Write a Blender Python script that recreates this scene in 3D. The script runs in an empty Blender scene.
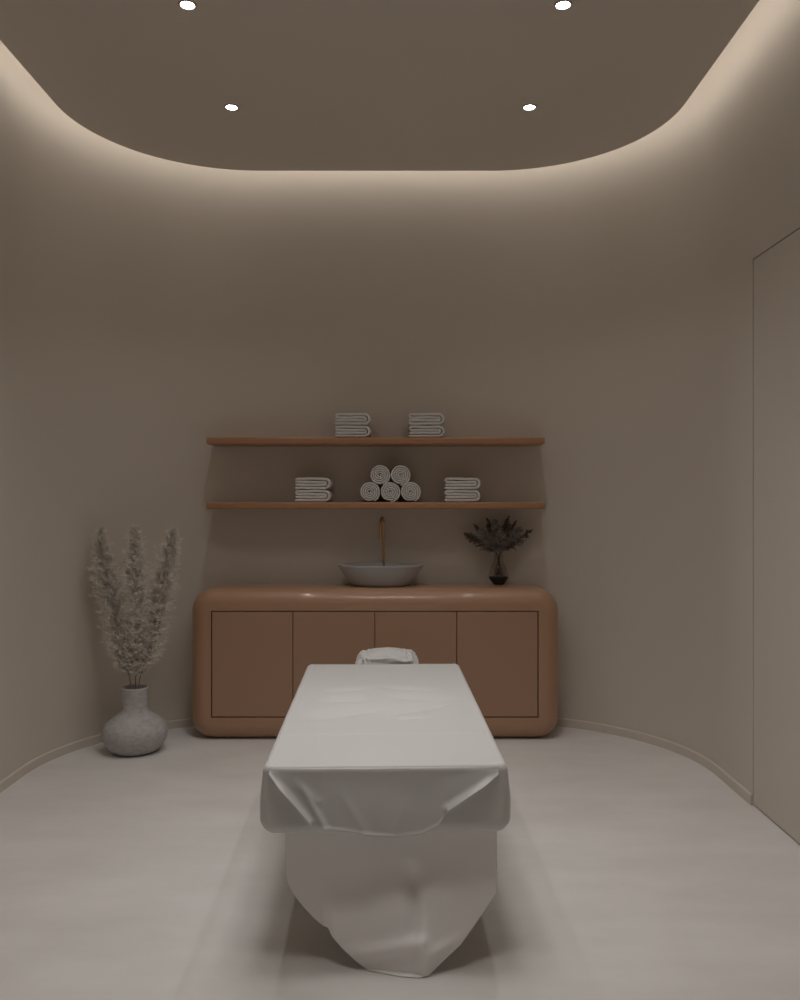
import bpy, bmesh, math, random
from math import sin, cos, pi, sqrt, exp, radians
from mathutils import Vector, Matrix, noise

random.seed(7)
scn = bpy.context.scene
COL = scn.collection
F = 870.0          # focal length in pixels of the 800x1000 frame
EYE = 1.4


# ------------------------------------------------------------------ materials
def lin(c):
    return tuple(c) + (1.0,)


def mat(name, col, rough=0.6, spec=0.5, coat=0.0, metal=0.0, trans=0.0, sheen=0.0,
        mottle=None, bump=None, coat_rough=0.05, ior=1.45):
    """mottle = (second colour, scale vector, detail, low, high); bump = (scale, strength, distance)"""
    m = bpy.data.materials.new(name)
    m.use_nodes = True
    nt = m.node_tree
    b = nt.nodes['Principled BSDF']
    b.inputs['Base Color'].default_value = lin(col)
    b.inputs['Roughness'].default_value = rough
    b.inputs['Specular IOR Level'].default_value = spec
    b.inputs['Coat Weight'].default_value = coat
    b.inputs['Coat Roughness'].default_value = coat_rough
    b.inputs['Metallic'].default_value = metal
    b.inputs['Transmission Weight'].default_value = trans
    b.inputs['Sheen Weight'].default_value = sheen
    b.inputs['IOR'].default_value = ior
    if mottle or bump:
        tc = nt.nodes.new('ShaderNodeTexCoord')
    if mottle:
        col2, sc, det, lo, hi = mottle
        mp = nt.nodes.new('ShaderNodeMapping')
        mp.inputs['Scale'].default_value = sc
        nt.links.new(tc.outputs['Object'], mp.inputs['Vector'])
        n = nt.nodes.new('ShaderNodeTexNoise')
        n.inputs['Scale'].default_value = 1.0
        n.inputs['Detail'].default_value = det
        n.inputs['Roughness'].default_value = 0.6
        nt.links.new(mp.outputs['Vector'], n.inputs['Vector'])
        r = nt.nodes.new('ShaderNodeValToRGB')
        r.color_ramp.elements[0].position = lo
        r.color_ramp.elements[0].color = lin(col)
        r.color_ramp.elements[1].position = hi
        r.color_ramp.elements[1].color = lin(col2)
        nt.links.new(n.outputs['Fac'], r.inputs['Fac'])
        nt.links.new(r.outputs['Color'], b.inputs['Base Color'])
    if bump:
        sc, st, dist = bump
        n2 = nt.nodes.new('ShaderNodeTexNoise')
        n2.inputs['Scale'].default_value = sc
        n2.inputs['Detail'].default_value = 4
        nt.links.new(tc.outputs['Object'], n2.inputs['Vector'])
        bp = nt.nodes.new('ShaderNodeBump')
        bp.inputs['Strength'].default_value = st
        bp.inputs['Distance'].default_value = dist
        nt.links.new(n2.outputs['Fac'], bp.inputs['Height'])
        nt.links.new(bp.outputs['Normal'], b.inputs['Normal'])
    return m


def emit(name, col, strength):
    m = bpy.data.materials.new(name)
    m.use_nodes = True
    nt = m.node_tree
    nt.nodes.remove(nt.nodes['Principled BSDF'])
    e = nt.nodes.new('ShaderNodeEmission')
    e.inputs['Color'].default_value = lin(col)
    e.inputs['Strength'].default_value = strength
    nt.links.new(e.outputs[0], nt.nodes['Material Output'].inputs['Surface'])
    return m


WALLC = (0.635, 0.572, 0.500)
M_wall = mat('beige_plaster', WALLC, 0.85, 0.3, mottle=((0.647, 0.584, 0.511), (0.8, 0.8, 0.8), 3, .3, .7))
M_ceil = mat('beige_ceiling_paint', (0.72, 0.652, 0.578), 0.9, 0.2)
M_floor = mat('polished_microcement', (0.67, 0.642, 0.614), 0.42, 0.35,
              mottle=((0.77, 0.745, 0.722), (1.5, 3.2, 1.0), 9, .32, .70))
M_cab = mat('caramel_lacquer', (0.42, 0.245, 0.150), 0.38, 0.4, coat=0.38, coat_rough=0.05)
M_door_cab = mat('caramel_lacquer_doors', (0.39, 0.238, 0.156), 0.42, 0.4)
M_shelf = mat('caramel_shelf_board', (0.43, 0.222, 0.122), 0.38, 0.4)
M_towel = mat('white_terry_cloth', (0.66, 0.63, 0.60), 0.95, 0.1, sheen=0.3, bump=(420, .5, .002))
M_sheet = mat('white_cotton_sheet', (0.635, 0.622, 0.614), 0.6, 0.3, sheen=0.15, bump=(9, .12, .01))
M_skirt = mat('white_satin_skirt', (0.85, 0.825, 0.81), 0.5, 0.35, sheen=0.1)
M_base = mat('white_bed_base', (0.70, 0.67, 0.65), 0.6)
M_stone = mat('speckled_grey_stone', (0.40, 0.378, 0.372), 0.7, 0.3,
              mottle=((0.53, 0.505, 0.50), (30, 30, 60), 8, .32, .70), bump=(55, .5, .006))
M_basin = mat('matt_grey_ceramic', (0.42, 0.40, 0.40), 0.45, 0.4)
M_gold = mat('brushed_brass', (0.62, 0.40, 0.22), 0.28, metal=1.0)
M_steel = mat('dark_drain', (0.2, 0.19, 0.18), 0.3, metal=1.0)
M_pampas = mat('dry_pampas', (0.74, 0.68, 0.61), 0.8, 0.2, mottle=((0.90, 0.86, 0.79), (30, 30, 30), 3, .35, .65))
# thin dry fibres let some light through
_nt = M_pampas.node_tree
_p = _nt.nodes['Principled BSDF']
_t = _nt.nodes.new('ShaderNodeBsdfTranslucent'); _t.inputs['Color'].default_value = (0.85, 0.79, 0.70, 1)
_m = _nt.nodes.new('ShaderNodeMixShader'); _m.inputs[0].default_value = 0.10
_nt.links.new(_p.outputs[0], _m.inputs[1]); _nt.links.new(_t.outputs[0], _m.inputs[2])
_nt.links.new(_m.outputs[0], _nt.nodes['Material Output'].inputs['Surface'])
M_pstem = mat('dry_reed_stem', (0.30, 0.23, 0.17), 0.7)
M_dry = mat('dark_dried_leaf', (0.17, 0.138, 0.115), 0.85, 0.2)
M_drygrey = mat('grey_mauve_dried_bloom', (0.34, 0.30, 0.275), 0.85, 0.2)
M_dstem = mat('dark_dried_stem', (0.10, 0.07, 0.05), 0.8)
M_glass = mat('smoky_glass', (0.86, 0.84, 0.82), 0.05, trans=1.0, ior=1.3)
M_black = mat('black_glaze', (0.012, 0.01, 0.009), 0.3)
M_ring = mat('white_downlight_ring', (0.40, 0.33, 0.27), 0.5)
M_lens = emit('downlight_glow', (1.0, 0.95, 0.93), 22.0)
M_led = emit('warm_led_glow', (1.0, 0.965, 0.91), 4.0)


# ------------------------------------------------------------------ helpers
def tag(o, label=None, cat=None, group=None, kind=None):
    if label: o['label'] = label
    if cat: o['category'] = cat
    if group: o['group'] = group
    if kind: o['kind'] = kind
    return o


def obj(name, bm, m, parent=None, smooth=True, ang=40, loc=None):
    me = bpy.data.meshes.new(name)
    bmesh.ops.recalc_face_normals(bm, faces=bm.faces[:])
    bm.to_mesh(me)
    bm.free()
    me.materials.append(m)
    if smooth:
        for p in me.polygons:
            p.use_smooth = True
        try:
            me.set_sharp_from_angle(angle=radians(ang))
        except Exception:
            pass
    o = bpy.data.objects.new(name, me)
    COL.objects.link(o)
    if loc is not None: o.location = loc
    if parent is not None: o.parent = parent
    return o


def empty(name, loc=(0, 0, 0), rz=0.0):
    o = bpy.data.objects.new(name, None)
    COL.objects.link(o)
    o.location = loc
    o.rotation_euler = (0, 0, rz)
    o.empty_display_size = 0.1
    return o


def box(bm, x0, x1, y0, y1, z0, z1, bev=0.0, seg=2):
    n0 = set(bm.verts)
    vs = [bm.verts.new(p) for p in ((x0, y0, z0), (x1, y0, z0), (x1, y1, z0), (x0, y1, z0),
                                    (x0, y0, z1), (x1, y0, z1), (x1, y1, z1), (x0, y1, z1))]
    fs = [bm.faces.new([vs[i] for i in q]) for q in
          ((0, 3, 2, 1), (4, 5, 6, 7), (0, 1, 5, 4), (1, 2, 6, 5), (2, 3, 7, 6), (3, 0, 4, 7))]
    if bev > 0:
        es = list({e for f in fs for e in f.edges})
        bmesh.ops.bevel(bm, geom=es, offset=bev, segments=seg, affect='EDGES', profile=0.5)


def lathe(bm, prof, cx=0, cy=0, seg=64, sx=1.0, sy=1.0, close=False):
    """prof: list of (r, z)."""
    rings = []
    for r, z in prof:
        if r < 1e-5:
            rings.append([bm.verts.new((cx, cy, z))])
        else:
            rings.append([bm.verts.new((cx + r * sx * cos(2 * pi * k / seg), cy + r * sy * sin(2 * pi * k / seg), z))
                          for k in range(seg)])
    pairs = list(zip(rings[:-1], rings[1:]))
    if close: pairs.append((rings[-1], rings[0]))
    for a, b in pairs:
        for k in range(seg):
            k2 = (k + 1) % seg
            if len(a) == 1 and len(b) == 1: continue
            if len(a) == 1: bm.faces.new((a[0], b[k], b[k2]))
            elif len(b) == 1: bm.faces.new((a[k], b[0], a[k2]))
            else: bm.faces.new((a[k], b[k], b[k2], a[k2]))


def tube(bm, pts, rad, seg=12):
    pts = [Vector(p) for p in pts]
    n = len(pts)
    rr = rad if isinstance(rad, (list, tuple)) else [rad] * n
    up = Vector((0.13, 0.97, 0.2)).normalized()
    rings = []
    for i, p in enumerate(pts):
        t = (pts[min(i + 1, n - 1)] - pts[max(i - 1, 0)]).normalized()
        a = t.cross(up)
        if a.length < 1e-3: a = t.cross(Vector((1, 0, 0)))
        a.normalize()
        b = t.cross(a).normalized()
        rings.append([bm.verts.new(p + (a * cos(2 * pi * k / seg) + b * sin(2 * pi * k / seg)) * rr[i]) for k in range(seg)])
    for a, b in zip(rings[:-1], rings[1:]):
        for k in range(seg):
            bm.faces.new((a[k], a[(k + 1) % seg], b[(k + 1) % seg], b[k]))
    bm.faces.new(rings[0][::-1])
    bm.faces.new(rings[-1])


def arc(cx, cy, r, a0, a1, n):
    return [(cx + r * cos(radians(a0 + (a1 - a0) * k / n)), cy + r * sin(radians(a0 + (a1 - a0) * k / n))) for k in range(n + 1)]


def wall_strip(bm, pts, nrm_out, z0, z1, th):
    """solid strip along a plan polyline; nrm_out(i) gives the outward plan normal at each point."""
    n = len(pts)
    A = []
    for i, (x, y) in enumerate(pts):
        nx, ny = nrm_out[i]
        A.append([bm.verts.new((x, y, z0)), bm.verts.new((x, y, z1)),
                  bm.verts.new((x + nx * th, y + ny * th, z1)), bm.verts.new((x + nx * th, y + ny * th, z0))])
    for i in range(n - 1):
        a, b = A[i], A[i + 1]
        for k in range(4):
            bm.faces.new((a[k], a[(k + 1) % 4], b[(k + 1) % 4], b[k]))
    bm.faces.new(A[0])
    bm.faces.new(A[-1][::-1])


# ------------------------------------------------------------------ room shell
XL, XR = -1.920, 1.618
YB, YF = 5.485, -1.20
RW = 1.07
GAP = 0.17
ZS = 3.41          # underside of the dropped ceiling
ZT = 3.84          # top of the cove pocket
SLAB = 0.21
TH = 0.12


def corner_path(x0, x1, y0, y1, r, which, n=40):
    if which == 'back':
        p = arc(x0 + r, y1 - r, r, 180, 90, n) + arc(x1 - r, y1 - r, r, 90, 0, n)
        nn = [(cos(radians(180 - 90 * k / n)), sin(radians(180 - 90 * k / n))) for k in range(n + 1)] + \
             [(cos(radians(90 - 90 * k / n)), sin(radians(90 - 90 * k / n))) for k in range(n + 1)]
    else:
        p = arc(x1 - r, y0 + r, r, 0, -90, n) + arc(x0 + r, y0 + r, r, -90, -180, n)
        nn = [(cos(radians(-90 * k / n)), sin(radians(-90 * k / n))) for k in range(n + 1)] + \
             [(cos(radians(-90 - 90 * k / n)), sin(radians(-90 - 90 * k / n))) for k in range(n + 1)]
    return p, nn


def struct(name, bm, m, label=None, smooth=True, parent=None):
    o = obj(name, bm, m, parent, smooth=smooth, ang=30)
    if parent is None:
        tag(o, label, 'room', None, 'structure')
    return o


bm = bmesh.new(); p, nn = corner_path(XL, XR, YF, YB, RW, 'back'); wall_strip(bm, p, nn, 0, ZT, TH)
struct('wall_back', bm, M_wall, 'beige back wall with rounded corners behind the cabinet')
bm = bmesh.new(); p, nn = corner_path(XL, XR, YF, YB, RW, 'front'); wall_strip(bm, p, nn, 0, ZT, TH)
struct('wall_front', bm, M_wall, 'beige wall behind the viewer')
bm = bmesh.new(); box(bm, XL - TH, XL, YF + RW, YB - RW, 0, ZT)
struct('wall_left', bm, M_wall, 'plain beige left wall', smooth=False)
# right wall with the flush door
DY1, DY0, DZ = 3.990, 2.990, 2.505
bm = bmesh.new()
box(bm, XR, XR + TH, DY1, YB - RW, 0, ZT)
box(bm, XR, XR + TH, YF + RW, DY0, 0, ZT)
box(bm, XR, XR + TH, DY0, DY1, DZ, ZT)
struct('wall_right', bm, M_wall, 'beige right wall around the flush door', smooth=False)
g = 0.0042
bm = bmesh.new(); box(bm, XR + 0.0015, XR + 0.045, DY0 + g, DY1 - g, 0.006, DZ - g, 0.0012, 1)
door = struct('door_1', bm, M_wall, 'flush beige door hidden in the right wall', smooth=False)
bm = bmesh.new()
box(bm, XR + 0.045, XR + TH, DY0 + 0.001, DY1 - 0.001, 0.0, DZ - 0.001)
struct('door_frame', bm, M_wall, parent=door, smooth=False)

# floor and ceiling
bm = bmesh.new(); box(bm, XL - TH, XR + TH, YF - TH, YB + TH, -0.1, 0.0)
struct('floor', bm, M_floor, 'light grey microcement floor', smooth=False)


def plan_loop(inset):
    r = RW - inset
    x0, x1, y0, y1 = XL + inset, XR - inset, YF + inset, YB - inset
    p, _ = corner_path(x0, x1, y0, y1, r, 'back', 64)
    q, _ = corner_path(x0, x1, y0, y1, r, 'front', 64)
    return p + q


def loft(bm, rings):
    R = [[bm.verts.new(v) for v in ring] for ring in rings]
    n = len(R[0])
    for a, b in zip(R[:-1], R[1:]):
        for k in range(n):
            bm.faces.new((a[k], a[(k + 1) % n], b[(k + 1) % n], b[k]))
    bm.faces.new(R[0][::-1])
    bm.faces.new(R[-1])


bm = bmesh.new()
rings = []
for inset, z in ((GAP + 0.003, ZS), (GAP, ZS + 0.003), (GAP, ZS + SLAB), (GAP + 0.22, ZS + SLAB), (GAP + 0.22, ZT),
                 (-TH, ZT), (-TH, ZT + 0.1)):
    rings.append([(x, y, z) for x, y in plan_loop(inset)])
loft(bm, rings)
struct('ceiling', bm, M_ceil, 'brown beige dropped ceiling with rounded corners and glowing cove')

# baseboards
BH, BT = 0.050, 0.011


def base_strip(bm, pts, nn):
    n = len(pts)
    A = []
    for i, (x, y) in enumerate(pts):
        nx, ny = nn[i]
        prof = ((0.0, 0.0), (BT, 0.0), (BT, BH - 0.006), (BT - 0.004, BH), (0.0, BH))
        A.append([bm.verts.new((x - nx * a, y - ny * a, z)) for a, z in prof])
    for i in range(n - 1):
        a, b = A[i], A[i + 1]
        for k in range(5):
            bm.faces.new((a[k], a[(k + 1) % 5], b[(k + 1) % 5], b[k]))
    bm.faces.new(A[0])
    bm.faces.new(A[-1][::-1])


bm = bmesh.new(); p, nn = corner_path(XL, XR, YF, YB, RW, 'back'); base_strip(bm, p, nn)
struct('baseboard_back', bm, M_wall, 'low beige baseboard curving along the back wall')
bm = bmesh.new(); p, nn = corner_path(XL, XR, YF, YB, RW, 'front'); base_strip(bm, p, nn)
struct('baseboard_front', bm, M_wall, 'beige baseboard behind the viewer')
bm = bmesh.new(); base_strip(bm, [(XL, YF + RW), (XL, YB - RW)], [(-1, 0)] * 2)
struct('baseboard_left', bm, M_wall, 'beige baseboard on the left wall')
bm = bmesh.new()
base_strip(bm, [(XR, YB - RW), (XR, DY1)], [(1, 0)] * 2)
base_strip(bm, [(XR, DY0), (XR, YF + RW)], [(1, 0)] * 2)
struct('baseboard_right', bm, M_wall, 'beige baseboard on the right wall beside the door')

# LED strip on the outer edge of the dropped ceiling
bm = bmesh.new()
lp_in = plan_loop(GAP); lp_out = plan_loop(GAP - 0.032)
z0, z1 = ZS + 0.135, ZS + 0.155
V = [[bm.verts.new((x, y, z)) for x, y in lp] for lp, z in ((lp_in, z0), (lp_out, z0), (lp_out, z1), (lp_in, z1))]
n = len(lp_in)
for a, b in ((0, 1), (1, 2), (2, 3)):
    for k in range(n):
        bm.faces.new((V[a][k], V[a][(k + 1) % n], V[b][(k + 1) % n], V[b][k]))
led = obj('led_strip', bm, M_led, smooth=True)
tag(led, 'warm glowing light strip tucked into the ceiling cove', 'light strip')

# downlights
def downlight_proto():
    r = empty('recessed_downlight', (0, 0, ZS))
    b = bmesh.new()
    lathe(b, [(0.028, 0.0), (0.028, -0.003), (0.031, -0.005), (0.036, -0.004), (0.038, 0.0)], seg=32, close=True)
    obj('trim_ring', b, M_ring, r)
    b = bmesh.new()
    lathe(b, [(0, -0.002), (0.018, -0.002), (0.028, -0.0012), (0.028, -0.0004), (0.0, -0.0004)], seg=32)
    obj('lens', b, M_lens, r)
    return r


LX = (-0.862, 0.662)
LY = (4.45, 3.53)
dl = downlight_proto()
first = True
spot_data = bpy.data.lights.new('downlight_beam', 'SPOT')
spot_data.energy = 12.0
spot_data.color = (1.0, 0.98, 0.965)
spot_data.spot_size = radians(100)
spot_data.spot_blend = 1.0
spot_data.shadow_soft_size = 0.04
names = {(0, 0): 'small bright ceiling downlight, far left of the four in view',
         (1, 0): 'small bright ceiling downlight, far right of the four in view',
         (0, 1): 'small bright ceiling downlight at the top left picture edge',
         (1, 1): 'small bright ceiling downlight at the top right picture edge'}
for j, y in enumerate(LY):
    for i, x in enumerate(LX):
        if first:
            r = dl; first = False
        else:
            r = dl.copy(); COL.objects.link(r)
            for ch in dl.children:
                c = ch.copy(); COL.objects.link(c); c.parent = r
        r.location = (x, y, ZS)
        if (i, j) in names:
            tag(r, names[(i, j)], 'ceiling light', 'recessed ceiling downlights')
        else:
            tag(r, 'small ceiling downlight overhead, out of view behind the picture edge', 'ceiling light', 'recessed ceiling downlights out of view')
        s = bpy.data.objects.new('downlight_beam', spot_data)
        COL.objects.link(s)
        s.location = (x, y, ZS - 0.02)

# unseen downlights added over the table for soft light from straight above
added_table_beam = spot_data.copy()
added_table_beam.energy = 25.0
added_table_beam.spot_size = radians(116)
added_table_beam.shadow_soft_size = 0.28
for y in (1.95, 2.65, 3.35):
    for x in (-0.30, 0.12):
        r = dl.copy(); COL.objects.link(r)
        for ch in dl.children:
            c = ch.copy(); COL.objects.link(c); c.parent = r
        r.location = (x, y, ZS)
        tag(r, 'added ceiling downlight above the massage table, unseen, for overhead light', 'ceiling light', 'added downlights above the table')
        s = bpy.data.objects.new('added_table_beam', added_table_beam)
        COL.objects.link(s)
        s.location = (x, y, ZS - 0.02)

# ------------------------------------------------------------------ cabinet
CX, CHW, CH = -0.1465, 1.079, 0.880
CYF, CYB = 5.058, 5.470
cab = empty('sideboard_cabinet', (CX, (CYF + CYB) / 2, 0))
tag(cab, 'long caramel brown lacquered cabinet with rounded corners against the back wall', 'cabinet')
OY = -(CYF + CYB) / 2


def rrect(hw, z0, z1, r, n=14):
    pts = []
    for (cx, cz, a0) in ((hw - r, z1 - r, 90), (hw - r, z0 + r, 0), (-hw + r, z0 + r, -90), (-hw + r, z1 - r, -180)):
        for k in range(n + 1):
            a = radians(a0 - 90 * k / n)
            pts.append((cx + r * cos(a), cz + r * sin(a)))
    return pts


RC, RE = 0.128, 0.090
x0, x1 = -1.099 - CX, 0.806 - CX
z0, z1 = 0.134, 0.756
bm = bmesh.new()
rings = []
NE = 14
for k in range(NE):
    a = (pi / 2) * (NE - k) / NE
    ins = RE * (1 - cos(a)); yy = CYB - RE * (1 - sin(a))
    rings.append([(x, yy + OY, z) for x, z in rrect(CHW - ins, ins, CH - ins, max(RC - ins, 0.02))])
for k in range(NE + 1):
    a = (pi / 2) * k / NE
    ins = RE * (1 - cos(a)); yy = CYF + RE * (1 - sin(a))
    rings.append([(x, yy + OY, z) for x, z in rrect(CHW - ins, ins, CH - ins, max(RC - ins, 0.02))])
R = [[bm.verts.new(v) for v in ring] for ring in rings]
N = len(R[0])
for a, b in zip(R[:-1], R[1:]):
    for k in range(N):
        bm.faces.new((a[k], a[(k + 1) % N], b[(k + 1) % N], b[k]))
bm.faces.new(R[0][::-1])
# front opening rim, square, then the recess
nc = N // 4
op = []
rec = []
for cxz in ((x1, z1), (x1, z0), (x0, z0), (x0, z1)):
    op.append(bm.verts.new((cxz[0], CYF + OY, cxz[1])))
    rec.append(bm.verts.new((cxz[0], CYF + 0.03 + OY, cxz[1])))
last = R[-1]
for c in range(4):
    for k in range(nc - 1):
        bm.faces.new((last[c * nc + k], last[c * nc + k + 1], op[c]))
    c2 = (c + 1) % 4
    bm.faces.new((last[c * nc + nc - 1], last[(c2 * nc)], op[c2], op[c]))
    bm.faces.new((op[c], op[c2], rec[c2], rec[c]))
bm.faces.new(rec)
obj('carcass', bm, M_cab, cab, ang=25)
dw = (x1 - x0) / 4
for k in range(4):
    gl = 0.0065 if k == 0 else 0.0022
    gr = 0.0065 if k == 3 else 0.0022
    bm = bmesh.new()
    box(bm, x0 + dw * k + gl, x0 + dw * (k + 1) - gr, CYF + OY + 0.001, CYF + OY + 0.0295, z0 + 0.0065, z1 - 0.0065, 0.0012, 1)
    obj('cabinet_door', bm, M_door_cab, cab, smooth=False)

# ------------------------------------------------------------------ shelves
SY0 = 5.225
for zt, lab in ((1.776, 'upper of two long brown wall shelves, holding two towel stacks'),
                (1.387, 'lower of two long brown wall shelves, holding rolled towels')):
    bm = bmesh.new()
    box(bm, -1.018, 1.018, -0.13, 0.13, -0.040, 0.0, 0.008, 3)
    s = obj('wall_shelf', bm, M_shelf, ang=30, loc=(-0.147, SY0 + 0.13, zt))
    tag(s, lab, 'shelf', 'long brown wall shelves')


# ------------------------------------------------------------------ towels
def ribbon(bm, path, t, depth, seed=0, wav=0.0012):
    """thick cloth band whose section follows path (x, z), extruded along y with softened rims."""
    n = len(path)
    P = [Vector((a, b)) for a, b in path]
    T = []
    for i in range(n):
        d = (P[min(i + 1, n - 1)] - P[max(i - 1, 0)])
        T.append(d.normalized())
    outline = []
    ys = [(-.5, .45), (-.496, .72), (-.485, .93), (-.46, 1), (-.25, 1), (0, 1), (.25, 1), (.46, 1), (.485, .93), (.496, .72), (.5, .45)]
    secs = []
    for (v, s) in ys:
        L = []
        up, dn = [], []
        for i in range(n):
            nx, nz = -T[i].y, T[i].x
            w = wav * noise.noise(Vector((P[i].x * 18 + seed * 3.1, v * 2.0, P[i].y * 18 + seed)))
            yy = v * depth + 0.004 * noise.noise(Vector((P[i].x * 30, seed * 1.7, P[i].y * 40))) * (1 if v > 0 else 1)
            up.append(Vector((P[i].x + nx * (t / 2) * s, yy, P[i].y + nz * (t / 2) * s + w)))
            dn.append(Vector((P[i].x - nx * (t / 2) * s, yy, P[i].y - nz * (t / 2) * s + w)))
        e0 = (P[0] - T[0] * t * .42 * s); e1 = (P[-1] + T[-1] * t * .42 * s)
        L = up + [Vector((e1.x, v * depth, e1.y))] + dn[::-1] + [Vector((e0.x, v * depth, e0.y))]
        secs.append([bm.verts.new(q) for q in L])
    m = len(secs[0])
    for a, b in zip(secs[:-1], secs[1:]):
        for k in range(m):
            bm.faces.new((a[k], b[k], b[(k + 1) % m], a[(k + 1) % m]))
    # caps as quads between the two sides
    for S, flip in ((secs[0], False), (secs[-1], True)):
        up = S[:n]; e1 = S[n]; dn = S[n + 1:2 * n + 1][::-1]; e0 = S[2 * n + 1]
        for i in range(n - 1):
            bm.faces.new((up[i], up[i + 1], dn[i + 1], dn[i]))
        bm.faces.new((up[-1], e1, dn[-1]))
        bm.faces.new((up[0], dn[0], e0))


def folded_towel_mesh(seed, w=0.222, h=0.073, d=0.20):
    rnd = random.Random(seed)
    q = h / 8
    zz = [q, h / 2 - .93 * q, h / 2 + .93 * q, 7 * q]
    ro, ri = 3 * q, q
    xr = w / 2
    xo = xr - ro - q            # centre of the outer turn
    xi = xo - 0.002
    pts = []
    amp = 0.0010
    wv = lambda x, k: amp * sin(x * 38 + k * 1.9 + seed)
    nn_ = 14
    for k in range(nn_ + 1):
        x = -xr + q + (xo + xr - q) * k / nn_
        pts.append((x, zz[0] + 0 * wv(x, 0)))
    for k in range(1, 12):
        a = -pi / 2 + pi * k / 12
        pts.append((xo + ro * cos(a), h / 2 + ro * sin(a)))
    xl = -xr + 2.2 * q + 0.002
    for k in range(nn_ + 1):
        x = xo + (xl - xo) * k / nn_
        pts.append((x, zz[3] + wv(x, 1)))
    for k in range(1, 6):
        a = pi / 2 + pi * k / 6
        pts.append((xl + q * cos(a), (zz[3] + zz[2]) / 2 + q * sin(a)))
    for k in range(nn_ + 1):
        x = xl + (xi - xl) * k / nn_
        pts.append((x, zz[2] + wv(x, 2) * .7))
    for k in range(1, 6):
        a = pi / 2 - pi * k / 6
        pts.append((xi + ri * cos(a), h / 2 + ri * sin(a)))
    for k in range(nn_ + 1):
        x = xi + (-xr + q + .004 - xi) * k / nn_
        pts.append((x, zz[1] + wv(x, 3) * .5))
    b = bmesh.new()
    ribbon(b, pts, 2 * q - 0.0021, d, seed)
    return b


stack_info = [
    (352.5, 437, 1.776, 'left stack on the upper shelf'),
    (426.5, 437, 1.776, 'right stack on the upper shelf'),
    (312.5, 502, 1.387, 'stack left of the rolled towels'),
    (462.5, 502, 1.387, 'stack right of the rolled towels'),
]
TYC = 5.345
TS = F / (TYC - 0.10)
for si, (px, py, zt, where) in enumerate(stack_info):
    X = (px - 400) / TS
    for lv in range(2):
        b = folded_towel_mesh(si * 2 + lv + 1)
        o = obj('folded_towel', b, M_towel, ang=60, loc=(X + random.uniform(-.002, .002), TYC, zt + 0.0015 + lv * 0.0745))
        tag(o, ('top' if lv else 'bottom') + ' folded white towel of the ' + where, 'towel', 'folded white towels on the wall shelves')


def rolled_towel_mesh(seed):
    pitch, t = 0.0128, 0.0108
    R0 = 0.0655 - t / 2
    turns = 4.3
    pts = []
    nst = 150
    for k in range(nst + 1):
        f = k / nst
        th = -pi / 2 + 2 * pi * turns * f + seed * 0
        r = R0 - pitch * turns * f
        e = 1 + 0.02 * sin(3 * th + seed)
        pts.append((r * cos(th) * e, r * sin(th)))
    b = bmesh.new()
    ribbon(b, pts, t, 0.20, seed, wav=0.0006)
    return b


roll_lab = {(369.7, 0): 'rolled white towel, bottom row left of the pyramid', (390, 0): 'rolled white towel, bottom row middle of the pyramid',
            (410.3, 0): 'rolled white towel, bottom row right of the pyramid', (379.8, 1): 'rolled white towel, top row left of the pyramid',
            (400.2, 1): 'rolled white towel, top row right of the pyramid'}
for k, ((px, row), lab) in enumerate(roll_lab.items()):
    X = (px - 400) / TS
    o = obj('rolled_towel', rolled_towel_mesh(k * 1.3), M_towel, ang=60, loc=(X, TYC, 1.387 + 0.0615 + row * 0.1015))
    o.rotation_euler = (0, random.uniform(-0.5, 0.5), 0)
    tag(o, lab + ' on the lower shelf', 'towel', 'rolled white towels in a pyramid')

# ------------------------------------------------------------------ basin and tap
BX, BY = -0.117, 5.285
bm = bmesh.new()
prof = [(0.0, 0.0), (0.150, 0.0), (0.166, 0.003), (0.184, 0.016), (0.210, 0.046), (0.236, 0.085), (0.254, 0.115), (0.2600, 0.126),
        (0.2590, 0.1305), (0.2545, 0.131), (0.249, 0.126), (0.228, 0.092), (0.200, 0.052), (0.170, 0.026), (0.12, 0.016), (0.03, 0.013), (0, 0.013)]
lathe(bm, prof, seg=96, sy=0.66)
basin = empty('wash_basin', (BX, BY, CH))
tag(basin, 'grey oval bowl shaped wash basin on top of the brown cabinet', 'sink')
obj('bowl', bm, M_basin, basin, ang=50)
bm = bmesh.new(); lathe(bm, [(0, 0.0155), (0.020, 0.0155), (0.022, 0.0145), (0.022, 0.0132)], seg=32)
obj('drain', bm, M_steel, basin)

tap = empty('gooseneck_tap', (-0.101, 5.442, CH))
tag(tap, 'slim brass gooseneck tap standing behind the grey basin', 'tap')
bm = bmesh.new()
TZ = 0.360
pts = [(0, 0, 0.012), (0, 0, 0.1), (0, 0, 0.2), (0, 0, 0.3), (0, 0, TZ)]
ax, ay, rr_ = -0.018, -0.098, 0.0498
for k in range(1, 17):
    a = pi * k / 16
    f = (1 - cos(a)) / 2
    pts.append((ax * f, ay * f, TZ + rr_ * sin(a)))
pts += [(ax, ay, TZ - .03), (ax, ay, 0.273)]
tube(bm, pts, 0.0078, 16)
obj('spout', bm, M_gold, tap)
bm = bmesh.new(); lathe(bm, [(0, 0), (0.021, 0), (0.022, 0.003), (0.020, 0.010), (0.012, 0.013), (0.0085, 0.02), (0, 0.02)], seg=32)
obj('base_flange', bm, M_gold, tap)
bm = bmesh.new(); tube(bm, [(0.0, 0, 0.06), (0.02, 0, 0.062), (0.042, 0, 0.07)], [0.006, 0.0045, 0.004], 12)
obj('lever', bm, M_gold, tap)

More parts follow.
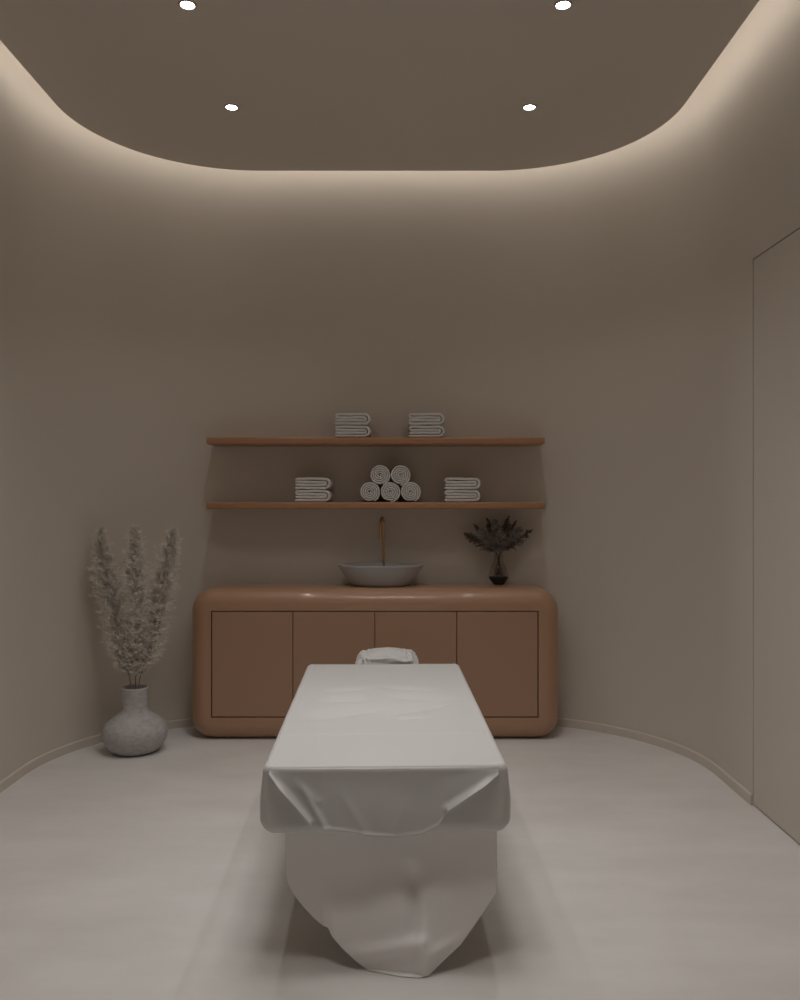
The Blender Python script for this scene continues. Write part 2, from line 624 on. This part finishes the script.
# ------------------------------------------------------------------ glass vase with dried stems
GX, GY = 0.608, 5.365
gv = empty('glass_vase', (GX, GY, CH))
tag(gv, 'small smoky glass vase with black bottom on the right of the cabinet', 'vase')
bm = bmesh.new()
outer = [(0.0335, 0.026), (0.048, 0.034), (0.061, 0.046), (0.0615, 0.056), (0.055, 0.085), (0.042, 0.118), (0.030, 0.142), (0.0255, 0.156), (0.0265, 0.178), (0.0275, 0.184)]
inner = [(r - 0.0028, z) for r, z in outer][::-1]
lathe(bm, outer + inner, seg=48, close=True)
obj('glass_body', bm, M_glass, gv, ang=60)
bm = bmesh.new()
lathe(bm, [(0, 0.0), (0.028, 0.0), (0.033, 0.004), (0.047, 0.020), (0.060, 0.038), (0.0622, 0.046), (0.0585, 0.0465), (0.0, 0.0465)], seg=48)
obj('black_base', bm, M_black, gv, ang=50)
gv.children[-1]['label'] = 'black opaque bottom of the vase'


def leaf_fuzz(bm, P, U, length, w, droop, rnd, seg=3):
    """a thin curved blade from P along U."""
    side = U.cross(Vector((rnd.uniform(-1, 1), rnd.uniform(-1, 1), rnd.uniform(-1, 1))))
    if side.length < 1e-4: return
    side.normalize()
    prev = None
    cur = P.copy(); d = U.copy()
    for k in range(seg):
        wk = w * (1 - k / seg)
        a = bm.verts.new(cur + side * wk / 2); b = bm.verts.new(cur - side * wk / 2)
        if prev: bm.faces.new((prev[0], prev[1], b, a))
        prev = (a, b)
        cur = cur + d * (length / seg)
        d = (d + Vector((0, 0, -droop)) + Vector((rnd.uniform(-.25, .25), rnd.uniform(-.25, .25), rnd.uniform(-.2, .2)))).normalized()
    tip = bm.verts.new(cur)
    bm.faces.new((prev[0], prev[1], tip))


def bez(P, t):
    n = len(P) - 1
    f = t * n
    i = min(int(f), n - 1)
    u = f - i
    g = lambda k: P[max(0, min(n, k))]
    a, b, c, d = g(i - 1), g(i), g(i + 1), g(i + 2)
    return 0.5 * ((2 * b) + (c - a) * u + (2 * a - 5 * b + 4 * c - d) * u * u + (3 * b - a - 3 * c + d) * u ** 3)


def plume(parent, pts, t0, prof, nlocks, nh, m, name, hairlen, wid, seed, up=0.9, droop=0.12):
    """feathery seed head along the spline pts from parameter t0 to 1."""
    rnd = random.Random(seed)
    P = [Vector(p) for p in pts]
    b = bmesh.new()
    for i in range(nlocks):
        f = rnd.random()
        t = t0 + (1 - t0) * f
        c = bez(P, t)
        tang = (bez(P, min(1, t + .03)) - bez(P, max(0, t - .03))).normalized()
        rad = prof(f)
        a = rnd.uniform(0, 2 * pi)
        x = tang.cross(Vector((0.3, 1, 0.1))).normalized(); y = tang.cross(x)
        out = (x * cos(a) + y * sin(a))
        d = (out * rnd.uniform(.55, 1.0) + tang * up * rnd.uniform(.6, 1.2)).normalized()
        hl = min(hairlen, rad * .55 + .004)
        L = max(.004, rad - hl * .35) * rnd.uniform(.35, 1.05) / max(0.5, d.dot(out))
        L = min(L, 0.13)
        # the lock's own little axis with hairs on it
        p = c.copy(); dd = d.copy()
        steps = 5
        for s in range(steps):
            for h in range(nh):
                hd = (dd * rnd.uniform(.4, 1.1) + Vector((rnd.gauss(0, .55), rnd.gauss(0, .55), rnd.gauss(0, .45)))).normalized()
                leaf_fuzz(b, p + dd * rnd.uniform(0, L / steps), hd, hl * rnd.uniform(.6, 1.2), wid, droop, rnd, 2)
            p = p + dd * (L / steps)
            dd = (dd + Vector((rnd.uniform(-.2, .2), rnd.uniform(-.2, .2), -0.10))).normalized()
    return obj(name, b, m, parent, smooth=False)


# dried bouquet: a fan of stems, each one a thing
BZ = CH
fan = [  # tip px x, tip px y, depth offset, type, width (m), label
    (464, 533, 0.02, 'leaf', 0.030, 'dark dried leafy stem spreading furthest left in the glass vase'),
    (532, 530, 0.02, 'leaf', 0.028, 'dark dried leafy stem spreading furthest right in the glass vase'),
    (474, 524, -0.02, 'leaf', 0.020, 'dark dried leafy stem second from left in the glass vase'),
    (487, 518.5, 0.03, 'leaf', 0.022, 'dark dried stem pointing up left of centre in the glass vase'),
    (509, 516.5, 0.03, 'leaf', 0.024, 'dark dried stem standing tallest in the glass vase'),
    (516, 521, 0.0, 'leaf', 0.018, 'dark dried stem leaning right of the tallest one in the vase'),
    (480, 530, -0.05, 'bloom', 0.034, 'grey mauve fluffy dried bloom at left in the glass vase'),
    (495, 520.5, -0.03, 'bloom', 0.030, 'grey mauve fluffy dried bloom at centre in the glass vase'),
    (520, 529, -0.04, 'bloom', 0.034, 'grey mauve fluffy dried bloom at right in the glass vase'),
    (502, 533, -0.06, 'bloom', 0.034, 'short grey mauve fluffy dried bloom at front of the glass vase'),
]
for k, (px, py, dy, typ, wdt, lab) in enumerate(fan):
    Y = GY + dy
    s = F / Y
    tip = Vector(((px - 400) / s - GX, dy, EYE + (500 - py) / s - CH))
    root = empty('dried_flower_stem', (GX, GY, CH + 0.050))
    off = Vector((0, 0, -0.050))
    a0 = Vector((-tip.x * 0.12, -dy * .15, 0.003 + .0006 * k)) 
    a1 = Vector((0.010 * (1 if tip.x > 0 else -1) * min(1, abs(tip.x) * 12), dy * .12, 0.130))
    a2 = Vector((tip.x * 0.45, dy * .5, 0.130 + (tip.z - 0.05 - 0.130) * 0.52 - (0.004 if abs(tip.x) > .12 else 0)))
    a3 = tip + off
    P = [a0, a1, a2, a3]
    bm = bmesh.new()
    pp = [bez(P, t / 12) for t in range(13)]
    tube(bm, pp, [0.0022 - 0.0001 * i for i in range(13)], 6)
    obj('stem', bm, M_dstem, root)
    if typ == 'leaf':
        pr = lambda f, w=wdt: 1.45 * w * (0.35 + 1.0 * sin(pi * min(1, f * .9 + .08)))* (1 - f ** 2) ** .7 * .9 + .001
        plume(root, P, 0.42, pr, 90, 3, M_dry, 'leaves', 0.020, 0.0042, 50 + k, up=1.5, droop=.02)
    else:
        pr = lambda f, w=wdt: 1.25 * w * (0.60 + 0.75 * sin(pi * f)) * (1 - f ** 5 * .6)
        plume(root, P, 0.40, pr, 120, 4, M_drygrey, 'bloom', 0.016, 0.0030, 80 + k, up=1.0, droop=.03)
    tag(root, lab, 'dried flower', 'dried stems in the small glass vase')

# ------------------------------------------------------------------ stone vase with pampas
VX, VY = -1.477, 4.85
bm = bmesh.new()
outer = [(0.0, 0.0), (0.095, 0.0), (0.112, 0.004), (0.136, 0.020), (0.158, 0.045), (0.172, 0.074), (0.1775, 0.105), (0.173, 0.135), (0.158, 0.160),
         (0.134, 0.182), (0.105, 0.202), (0.085, 0.217), (0.0755, 0.231), (0.0720, 0.245), (0.0705, 0.28), (0.0700, 0.32), (0.0710, 0.345), (0.0725, 0.354), (0.0705, 0.359),
         (0.066, 0.359), (0.062, 0.354), (0.060, 0.33), (0.060, 0.25), (0.068, 0.225), (0.110, 0.19), (0.15, 0.15), (0.165, 0.105), (0.14, 0.045), (0.10, 0.014), (0, 0.012)]
lathe(bm, outer, seg=96)
v = obj('stone_vase', bm, M_stone, ang=50, loc=(VX, VY, 0))
tag(v, 'round speckled grey stone vase with short wide neck on the floor', 'vase')

sV = F / VY


def vp(px, py, dy=0.0):
    s = F / (VY + dy)
    return Vector(((px - 400) / s - VX, dy, EYE + (500 - py) / s))


pamp = [
    ([(-.03, .02, .016), vp(131, 689, .0), vp(124, 655, .01), vp(113, 610, .03), vp(105, 570, .03), vp(100.5, 530, .02)], 'feathery beige pampas plume leaning left in the stone vase'),
    ([(0.0, -.04, .018), vp(135.5, 689, .0), vp(135.5, 655, -.015), vp(135.5, 610, -.03), vp(135.5, 570, -.03), vp(135, 527, -.03)], 'feathery beige pampas plume standing upright in the middle of the stone vase'),
    ([(.03, .03, .017), vp(138.5, 689, .0), vp(148, 650, .01), vp(158, 610, .02), vp(165, 570, .01), vp(173.5, 530, .0)], 'feathery beige pampas plume leaning right in the stone vase'),
]
for k, (pts, lab) in enumerate(pamp):
    root = empty('pampas_stem', (VX, VY, 0.012))
    P = [Vector(p) - Vector((0, 0, 0.012)) for p in pts]
    bm = bmesh.new()
    tube(bm, [bez(P, t / 24) for t in range(25)], [0.0035 - 0.00009 * i for i in range(25)], 8)
    obj('stem', bm, M_pstem, root)

    def pr(f):
        tb = ((0, .060), (.15, .088), (.4, .092), (.65, .084), (.8, .066), (.92, .042), (1.0, .014))
        for (a, va), (b_, vb) in zip(tb[:-1], tb[1:]):
            if f <= b_: return va + (vb - va) * (f - a) / (b_ - a)
        return .008
    plume(root, P, 0.265, pr, 900, 5, M_pampas, 'plume', 0.026, 0.0030, 20 + k, up=1.0, droop=.22)
    tag(root, lab, 'pampas grass', 'pampas plumes in the stone vase')

# ------------------------------------------------------------------ massage table
TBX, TBY, TRZ = -0.0615, 3.405, 0.0235
tbl = empty('massage_table', (TBX, TBY, 0), TRZ)
tag(tbl, 'massage table covered in white sheets in the middle of the floor', 'massage table')
MW = Matrix.Translation((TBX, TBY, 0)) @ Matrix.Rotation(TRZ, 4, 'Z')
MI = MW.inverted()


def loc3(px, py, D):
    s = F / D
    return MI @ Vector(((px - 400) / s, D, EYE + (500 - py) / s))


HW, HL, MZ0, MZ1 = 0.3780, 0.815, 0.396, 0.613


def sstep(a, b, x):
    t = max(0, min(1, (x - a) / (b - a)))
    return t * t * (3 - 2 * t)


def seg_d(px, pz, ax, az, bx, bz):
    vx, vz = bx - ax, bz - az
    L2 = vx * vx + vz * vz
    t = max(0, min(1, ((px - ax) * vx + (pz - az) * vz) / L2))
    qx, qz = ax + vx * t, az + vz * t
    dx, dz = px - qx, pz - qz
    sgn = (vx * dz - vz * dx)
    return sqrt(dx * dx + dz * dz), t, (1 if sgn > 0 else -1)


FY = 2.592   # plane of the front face


def fl(px, py):
    q = loc3(px, py, FY)
    return q.x, q.z


# plateau dents on the top, given as (polygon centre...) soft wedges
def top_dent(x, y):
    """x, y local; shallow creases pressed in the middle of the top sheet"""
    d = 0.0
    # wedge = direction line + one sided falloff : (x, y, angle, length, width, depth)
    W = ((-0.155, 0.235, 20, 0.085, 0.030, .006), (-0.150, 0.060, 8, 0.10, 0.055, .007), (-0.155, -0.16, 32, 0.15, 0.075, .008),
         (0.100, 0.25, -18, 0.10, 0.035, .005), (0.145, 0.08, -14, 0.12, 0.060, .007), (0.115, -0.10, 34, 0.15, 0.065, .008),
         (0.10, -0.25, 5, 0.06, 0.02, .003))
    for (cx, cy, ang, L, w, dep) in W:
        a = radians(ang)
        u = (x - cx) * cos(a) + (y - cy) * sin(a)
        v = -(x - cx) * sin(a) + (y - cy) * cos(a)
        e = exp(-(u / L) ** 4)
        # sharp on one side, soft on the other
        vv = v / (w if v > 0 else w * 0.42)
        d += 3.0 * dep * e * exp(-vv * vv)
    return d


def grid_box(nx, ny, nz):
    """surface of a unit cube as a welded quad grid, coordinates in [-1,1]"""
    b = bmesh.new()
    idx = {}

    def vert(i, j, k):
        key = (i, j, k)
        if key not in idx:
            idx[key] = b.verts.new((2 * i / nx - 1, 2 * j / ny - 1, 2 * k / nz - 1))
        return idx[key]
    for i in range(nx):
        for j in range(ny):
            for k in (0, nz):
                b.faces.new((vert(i, j, k), vert(i + 1, j, k), vert(i + 1, j + 1, k), vert(i, j + 1, k)))
    for i in range(nx):
        for k in range(nz):
            for j in (0, ny):
                b.faces.new((vert(i, j, k), vert(i + 1, j, k), vert(i + 1, j, k + 1), vert(i, j, k + 1)))
    for j in range(ny):
        for k in range(nz):
            for i in (0, nx):
                b.faces.new((vert(i, j, k), vert(i, j + 1, k), vert(i, j + 1, k + 1), vert(i, j, k + 1)))
    return b


bm = grid_box(150, 220, 44)
rt, rb = 0.024, 0.048
lA = fl(270, 773); lB = fl(311, 819)
rA = fl(499, 775); rB = fl(447, 808)
# finer spacing near the edges
remap = lambda u: u * (1.0 + 0.0) + 0.0
for vv in bm.verts:
    u, v_, w = vv.co
    x = HW * (1.5 * u - 0.5 * u ** 3) * 1.0
    y = HL * (1.5 * v_ - 0.5 * v_ ** 3)
    z = (MZ0 + MZ1) / 2 + (MZ1 - MZ0) / 2 * w
    r = rt + (rb - rt) * (1 - sstep(-1, 0.6, w))
    cx = max(-HW + r, min(HW - r, x)); cy = max(-HL + r, min(HL - r, y)); cz = max(MZ0 + r, min(MZ1 - r, z))
    d = Vector((x - cx, y - cy, z - cz))
    if d.length > 1e-7:
        d = d.normalized() * r
        x, y, z = cx + d.x, cy + d.y, cz + d.z
    # sides swell a little towards the lower half, top edges pulled in
    hh = (z - MZ0) / (MZ1 - MZ0)
    x *= 1.0 - 0.030 * sstep(0.35, 1.0, hh)
    # the sides of the top carry a soft rolled lip, the middle lies a touch lower
    if hh > 0.97:
        z -= 0.006 * sstep(0.0, 0.035, HW - 0.018 - abs(x))
        z -= top_dent(x, y)
        z += 0.0012 * noise.noise(Vector((x * 5, y * 4, 1.3)))
        # faint seam across the sheet
        z -= 0.0020 * sstep(-.004, .004, -0.45 - y) * sstep(-HL + .02, -HL + .06, y)
    # front face : diagonal folds
    if y < -HL + 0.035:
        k = sstep(0.045, 0.0, y + HL)
        for (A, B, sg) in ((lA, lB, 1), (rA, rB, -1)):
            dd, t, sd = seg_d(x, z, A[0], A[1], B[0], B[1])
            y -= k * 0.007 * exp(-(dd / 0.011) ** 2) * (0.25 + 0.75 * t) * sstep(-.02, .08, t)
        y += k * 0.004 * noise.noise(Vector((x * 7, z * 9, 4.0)))
    # rounded far corners of the mattress
    RP = 0.050
    dx, dy = abs(x) - (HW - RP), y - (HL - RP)
    if dx > 0 and dy > 0:
        f = max(dx, dy) / sqrt(dx * dx + dy * dy)
        x = (1 if x > 0 else -1) * (HW - RP + dx * f); y = HL - RP + dy * f
    vv.co = (x, y, z)
obj('fitted_sheet', bm, M_sheet, tbl, ang=80)

# sheet flap turned over the front face
flap_pts = [(270, 773), (281, 786), (296, 803), (309, 817), (314, 824.5), (330, 827), (352, 830), (375, 834), (400, 835.3), (422, 832.5), (438, 824.5),
            (444, 816), (446.5, 809), (462, 799), (480, 787), (499, 775)]
fp = [Vector(fl(*q)) for q in flap_pts]


def poly_z(x):
    for a, b in zip(fp[:-1], fp[1:]):
        if a.x <= x <= b.x:
            u = (x - a.x) / (b.x - a.x)
            return a.y + (b.y - a.y) * u
    return fp[0].y


bm = bmesh.new()
nu, nv = 170, 60
xa, xb = fp[0].x, fp[-1].x
G = []
ztop = MZ1 - rt * 0.45
for i in range(nu + 1):
    x = xa + (xb - xa) * i / nu
    zb = poly_z(x)
    col = []
    for j in range(nv + 1):
        v_ = j / nv
        z = ztop + (zb - ztop) * v_
        de = (z - zb)
        y = -HL - 0.0045 * sstep(0.0, 0.9, v_)
        # soft rolled ridges along both diagonals
        for (A, B) in ((lA, lB), (rA, rB)):
            dd, t, sd = seg_d(x, z, A[0], A[1], B[0], B[1])
            y -= 0.017 * exp(-(dd / 0.010) ** 2) * sstep(0.0, .35, t)
        # belly and long shallow pleats of the flap
        y -= 0.006 * sstep(0, 1, v_) * (1 - ((x - (xa + xb) / 2) / ((xb - xa) / 2)) ** 2)
        for (ax, az, bx, bz, w, dp) in ((300, 782, 326, 826, .010, .010), (338, 786, 366, 832, .014, .0035), (410, 790, 392, 832, .016, .0035),
                                        (292, 778, 318, 800, .012, .005)):
            A = fl(ax, az); B = fl(bx, bz)
            dd, t, sd = seg_d(x, z, A[0], A[1], B[0], B[1])
            y -= dp * exp(-(dd / w) ** 2) * sstep(0, .5, t)
        y += 0.0022 * noise.noise(Vector((x * 11, z * 11, 8.0)))
        # hem lip flares out
        y -= 0.0065 * exp(-(de / 0.006) ** 2) * (1 - .45 * sstep(-.1, .1, x))
        # the top of the flap leaves the mattress edge tangentially
        dz = max(0.0, z - (MZ1 - rt))
        ym = -HL + rt - sqrt(rt * rt - dz * dz) + 0.004 * noise.noise(Vector((x * 7, z * 9, 4.0)))
        k = 1 - sstep(0.0, 0.30, v_)
        kk = 0
        for (A, B) in ((lA, lB), (rA, rB)):
            dd, t, sd = seg_d(x, z, A[0], A[1], B[0], B[1])
            kk = max(kk, exp(-(dd / .012) ** 2) * sstep(0.05, .4, t))
        k *= (1 - kk)
        y = (y + (ym + HL)) * (1 - k) + (ym - 0.0006) * k
        col.append(bm.verts.new((x, y, z)))
    G.append(col)
for i in range(nu):
    for j in range(nv):
        bm.faces.new((G[i][j], G[i][j + 1], G[i + 1][j + 1], G[i + 1][j]))
fo = obj('sheet_flap', bm, M_sheet, tbl, ang=180)
fo['label'] = 'folded sheet flap with curved hem on the foot end'
md = fo.modifiers.new('thick', 'SOLIDIFY'); md.thickness = 0.0022; md.offset = -1

# skirt hanging below the mattress
hem_px = [(286, 874), (287.5, 882), (293, 893), (303, 906), (314, 918), (323, 925.5), (328.5, 927.5), (332, 936), (342, 948), (356, 961), (368, 970), (385, 973.5),
          (402, 976.5), (418, 977.5), (428, 976), (434, 970), (447, 957), (460, 945), (473, 927), (484, 911), (496.5, 892)]


def hem(px):
    for a, b in zip(hem_px[:-1], hem_px[1:]):
        if a[0] <= px <= b[0]:
            return a[1] + (b[1] - a[1]) * (px - a[0]) / (b[0] - a[0])
    return hem_px[0][1] if px < 286 else hem_px[-1][1]


def gs(x, w): return exp(-(x / w) ** 2)


def skirtD(px, py):
    """distance from the eye plane of the hanging front cloth"""
    D = 2.652
    v = sstep(835, 975, py)
    D -= 0.062 * v * gs(px - 405, 75)                          # the cloth swings out to the floor tip
    # layer change at the left notch
    D -= 0.020 * sstep(322, 336, px + (927 - py) * 0.10) * sstep(850, 930, py) ** 1.5
    # pleat right of centre : valley then ridge
    D += 0.022 * gs(px - 413 - (py - 890) * .05, 9) * sstep(855, 880, py) * (1 - sstep(900, 950, py))
    D -= 0.016 * gs(px - 423 - (py - 890) * .02, 9) * sstep(880, 925, py)
    # low roll running to the tip
    D -= 0.016 * gs(py - (955 - (px - 345) * 0.14), 9) * sstep(335, 365, px) * (1 - sstep(418, 436, px))
    D -= 0.012 * gs(py - (958 - (px - 425) * 0.55), 8) * sstep(418, 432, px) * (1 - sstep(455, 480, px))
    # broad soft waves
    D -= 0.007 * sin((px - 286) / 211 * 2 * pi * 1.6 + .6) * sstep(835, 960, py)
    D += 0.012 * gs(px - 352, 30) * gs(py - 900, 40)
    return D


bm = bmesh.new()
nu, nv = 190, 110
G = []
for i in range(nu + 1):
    px = 286 + 210.5 * i / nu
    yb = hem(px)
    col = []
    for j in range(nv + 1):
        py = 826 + (yb - 826) * j / nv
        D = skirtD(px, py)
        # keep the sheet on or above the floor
        s = F / D
        if EYE + (500 - py) / s < 0.003:
            D = min(D, F * (EYE - 0.003) / (py - 500))
        q = loc3(px, py, D)
        col.append(bm.verts.new(q))
    G.append(col)
for i in range(nu):
    for j in range(nv):
        bm.faces.new((G[i][j], G[i][j + 1], G[i + 1][j + 1], G[i + 1][j]))
# side and rear lengths follow on from the two upright edges of the front
def run(edge, sx):
    prev = edge
    nn2 = 60
    top = [q.co.copy() for q in edge]
    for k in range(1, nn2 + 1):
        f = k / nn2
        col = []
        for j, q in enumerate(top):
            y = q.y + (HL - 0.06 - q.y) * f
            zt = top[0].z; zb = top[-1].z
            t = j / (len(top) - 1)
            hz = zb + 0.02 * sin(f * 17) * sstep(0, .1, f)
            z = zt + (hz - zt) * t
            x = q.x + sx * 0.012 * sin(f * 40) * t * sstep(0, .08, f)
            col.append(bm.verts.new((x, y, z)))
        for j in range(len(col) - 1):
            bm.faces.new((prev[j], prev[j + 1], col[j + 1], col[j]))
        prev = col
    return prev


eL = run(G[0], -1)
eR = run(G[-1], 1)
prev = eL
for k in range(1, 31):
    f = k / 30
    if k == 30:
        col = eR
    else:
        col = [bm.verts.new(eL[j].co.lerp(eR[j].co, f) + Vector((0, 0.012 * sin(f * 24) * j / nv, 0))) for j in range(nv + 1)]
    for j in range(nv):
        bm.faces.new((prev[j], prev[j + 1], col[j + 1], col[j]))
    prev = col
so = obj('table_skirt', bm, M_skirt, tbl, ang=180)
md = so.modifiers.new('thick', 'SOLIDIFY'); md.thickness = 0.003; md.offset = 0
so['label'] = 'loose white cloth hanging to the floor below the mattress'

# plinth inside the skirt
bm = bmesh.new()
box(bm, -0.19, 0.19, -0.12, 0.66, 0.0, 0.06, 0.012, 3)
box(bm, -0.13, 0.13, -0.05, 0.58, 0.055, 0.36, 0.02, 3)
box(bm, -0.27, 0.27, -0.70, 0.74, 0.355, 0.405, 0.01, 2)
obj('pedestal', bm, M_base, tbl, ang=30)

# head rest cushion under crumpled cloth
hc = MI @ Vector((-0.0655, 4.42, 0))
bm = grid_box(70, 60, 26)
for vv in bm.verts:
    u, v_, w = vv.co
    # superellipsoid body
    n_ = (abs(u) ** 7 + abs(v_) ** 5 + abs(w) ** 6) ** (1 / 6.5)
    x, y, z = u / n_ * 0.152, v_ / n_ * 0.140, w / n_ * 0.050
    topk = sstep(-0.2, 0.8, w)
    x *= 1.0 - 0.07 * topk                                               # narrower towards the top
    z -= 0.010 * topk * sstep(0.03, 0.15, abs(x))                        # shoulders
    z += 0.010 * topk * gs(x - .004, 0.032) * gs(y - 0.02, 0.07)         # raised crumple
    z -= 0.024 * topk * gs(x * .8, 0.055) * gs(y + 0.090 - x * x * 2, 0.018)   # face opening crease
    wr = noise.noise(Vector((x * 9, y * 26, z * 22 + 3.3)))
    w2 = noise.noise(Vector((x * 34 + y * 10, y * 18, 6)))
    nrm = Vector((x, y, z * 2.2)).normalized()
    k = 0.017 * (1 - abs(wr) * 3.4) + 0.012 * (1 - abs(w2) * 3.4) * sstep(.05, .13, abs(x))
    x += nrm.x * k * .5; y += nrm.y * k * .7; z += nrm.z * k * .8
    vv.co = (hc.x + x, hc.y + y, 0.573 + z)
hr = obj('head_rest', bm, M_sheet, tbl, ang=180)
hr['label'] = 'crumpled white cloth over the head rest'
bm = bmesh.new()
for sx in (-0.05, 0.05):
    tube(bm, [(hc.x + sx, HL - 0.25, 0.43), (hc.x + sx, HL + 0.05, 0.44), (hc.x + sx, hc.y, 0.53)], 0.008, 10)
tube(bm, [(hc.x - 0.05, HL - 0.15, 0.43), (hc.x, HL - 0.15, 0.43), (hc.x + 0.05, HL - 0.15, 0.43)], 0.008, 10)
obj('rest_bracket', bm, M_base, tbl)

# ------------------------------------------------------------------ world, camera
w = bpy.data.worlds.new('World'); scn.world = w
w.use_nodes = True
w.node_tree.nodes['Background'].inputs[0].default_value = (0, 0, 0, 1)
w.node_tree.nodes['Background'].inputs[1].default_value = 0

cd = bpy.data.cameras.new('Camera')
cd.sensor_fit = 'VERTICAL'; cd.sensor_height = 36; cd.sensor_width = 28.8
cd.lens = F / 1000 * 36
cd.clip_start = 0.05
cam = bpy.data.objects.new('Camera', cd); COL.objects.link(cam)
cam.location = (0, 0, EYE)
cam.rotation_euler = (pi / 2, 0, 0)
scn.camera = cam

scn.view_settings.view_transform = 'Standard'
scn.view_settings.look = 'None'
scn.view_settings.gamma = 1
scn.view_settings.exposure = 0.48
scn.view_settings.use_curve_mapping = False
